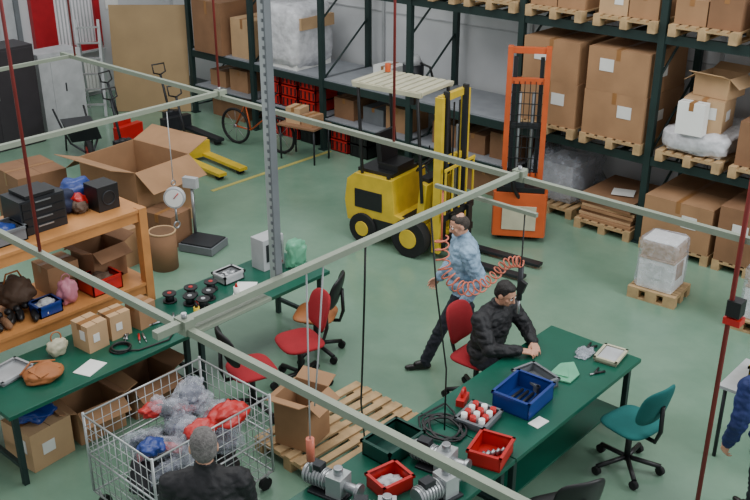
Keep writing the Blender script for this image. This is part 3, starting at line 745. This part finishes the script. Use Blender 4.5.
        me2.polygons.foreach_set("material_index",idx.astype(np.int32)); me2.polygons.foreach_set("use_smooth",[True]*n)
        skinset={mats.index(m) for m in mats if m in (m_skin,m_lip,m_hairg,m_haird,m_hairm,m_shoe)}
        nv=len(me2.vertices); cloth=np.ones(nv,bool)
        for pl in me2.polygons:
            if int(idx[pl.index]) in skinset:
                for v in pl.vertices: cloth[v]=False
        co=np.empty(nv*3,np.float32); me2.vertices.foreach_get("co",co); co=co.reshape(-1,3)
        no=np.empty(nv*3,np.float32); me2.vertices.foreach_get("normal",no); no=no.reshape(-1,3)
        amt=np.zeros(nv,np.float32); nz=noise.noise
        for i in np.nonzero(cloth)[0]:
            x,y,z=co[i].tolist()
            amt[i]=(abs(nz(V((x*9,y*9,z*14))))-.2+.4*nz(V((x*22,y*22,z*30))))*.018
        co=co+no*amt[:,None]
        me2.vertices.foreach_set("co",co.ravel()); me2.update()
        me2.name=s.name
        o2=bpy.data.objects.new(s.name,me2); sc.collection.objects.link(o2); o2.location=loc; o2.rotation_euler=(0,0,rad(rz)); o2.scale=(sc_,)*3
        s.x.done(parent=o2)
        return o2
p=Person("walking_man")
p.torso((0,0,.92),(0,.0,1.45),(1,0,0),m_jblue,m_trs,1.24)
p.leg((.09,0,.9),(.1,-.1,.48),(.1,-.42,.18),(.1,-.31,.05),m_trs); p.leg((-.09,0,.9),(-.1,.22,.5),(-.09,.38,.11),(-.1,.54,.035),m_trs)
p.arm((.03,.0,1.44),(.23,.0,1.38),(.3,.04,1.1),(.25,.2,.92),m_jblue,(-.1,.6,-.6),(-1,0,0),(0,.8,.3),30,1.35)
p.arm((-.03,.0,1.44),(-.23,.0,1.38),(-.3,-.12,1.11),(-.28,.02,.9),m_jblue,(.05,.4,-.85),(1,0,0),(0,.8,.3),30,1.35)
p.head((0,.06,1.6),(-.1,.93,-.3),(0,.25,1),m_hairm,bald=True,neck=(0,.0,1.44))
p.build((-5.12,7.06,0),136,sc_=.98)
p=Person("seated_man")
p.torso((0,0,.57),(0,.11,1.11),(1,0,0),m_jblk,m_trs,1.2)
p.leg((.1,.02,.55),(.13,.4,.54),(.12,.36,.11),(.13,.5,.035),m_trs); p.leg((-.1,.02,.55),(-.13,.4,.54),(-.12,.3,.11),(-.13,.44,.035),m_trs)
p.arm((.03,.1,1.1),(.22,.1,1.04),(.29,.26,.82),(.12,.45,.82),m_jblk,(-.6,.7,-.05),(0,-.2,-1),(-.4,-.3,0),22,1.3)
p.arm((-.03,.1,1.1),(-.22,.1,1.04),(-.29,.26,.82),(-.12,.45,.82),m_jblk,(.6,.7,-.05),(0,-.2,-1),(.4,-.3,0),22,1.3)
p.head((0,.2,1.265),(-.1,.9,-.38),(0,.4,1),m_haird,neck=(0,.11,1.1))
p.build((-4.5,6.6,0),-92)
p=Person("grey_haired_man")
p.torso((0,0,.93),(0,.05,1.46),(1,0,0),m_jblk,m_trs,1.2)
p.leg((.09,0,.9),(.1,.05,.5),(.12,.0,.11),(.14,.14,.035),m_trs); p.leg((-.09,0,.9),(-.1,.05,.5),(-.12,.0,.11),(-.14,.14,.035),m_trs)
p.arm((.03,.04,1.45),(.2,.05,1.38),(.25,.1,1.1),(.2,.34,1.06),m_jblk,(-.2,.9,-.1),(-.3,0,-1),(-1,0,0),30,1.15)
p.arm((-.03,.04,1.45),(-.2,.05,1.38),(-.25,.1,1.1),(-.2,.34,1.06),m_jblk,(.2,.9,-.1),(.3,0,-1),(1,0,0),30,1.15)
p.head((0,.08,1.61),(-.1,.9,-.2),(0,.2,1),m_hairg,neck=(0,.05,1.45))
p.build((-3.98,2.88,0),48,sc_=1.04)
p=Person("man_in_navy_jacket")
p.torso((0,0,.92),(0,.12,1.42),(1,0,0),m_jnavy,m_trs,1.15)
p.leg((.09,0,.9),(.1,.16,.5),(.1,.2,.11),(.1,.35,.035),m_trs); p.leg((-.09,0,.9),(-.09,-.02,.48),(-.1,-.22,.13),(-.1,-.08,.04),m_trs)
p.arm((.03,.11,1.41),(.22,.11,1.36),(.29,.08,1.07),(.27,.18,.83),m_jnavy,(-.05,.3,-.95),(-1,0,0),(0,.8,.3),30,1.25)
p.arm((-.03,.11,1.41),(-.22,.11,1.36),(-.29,.08,1.07),(-.27,.18,.83),m_jnavy,(.05,.3,-.95),(1,0,0),(0,.8,.3),30,1.25)
p.head((0,.19,1.56),(0,.85,-.5),(0,.4,1),m_haird,neck=(0,.12,1.41))
p.build((-1.76,6.52,0),60)

o=O("side_table"); o.box((0,0,.73),(.6,.6,.03),m_lgrey)
for x in (-.25,.25):
    for y in (-.25,.25): o.cyl((x,y,0),(x,y,.72),.018,m_dark,seg=8)
o.done((-2.2,7.55,0))
o=O("plastic_bin"); o.bin((0,0,0),(.3,.4,.22),m_yel); o.wrapbox((0,0,.14),(.24,.3,.2),m_wrap2,.03,8); o.done((-2.15,7.55,.746))

# ---------------------------------------------------------------- light
W=bpy.data.worlds.new("world"); sc.world=W; W.use_nodes=True
bg=W.node_tree.nodes["Background"]; bg.inputs[0].default_value=(.93,.97,1,1); bg.inputs[1].default_value=.74
def area(name,loc,rot,sx,sy,pw,col=(1,1,1)):
    l=bpy.data.lights.new(name,'AREA'); l.shape='RECTANGLE'; l.size=sx; l.size_y=sy; l.energy=pw; l.color=col
    ob=bpy.data.objects.new(name,l); sc.collection.objects.link(ob); ob.location=loc; ob.rotation_euler=[rad(a) for a in rot]
area("ceiling_light",(-5,6,7.5),(0,0,0),3,7,320,(1,.99,.96))
area("ceiling_light.001",(-11,6,7.5),(0,0,0),3,7,260,(1,.99,.96))
area("skylight_window",(3,9,6),(0,65,0),5,4,520,(.96,.98,1))
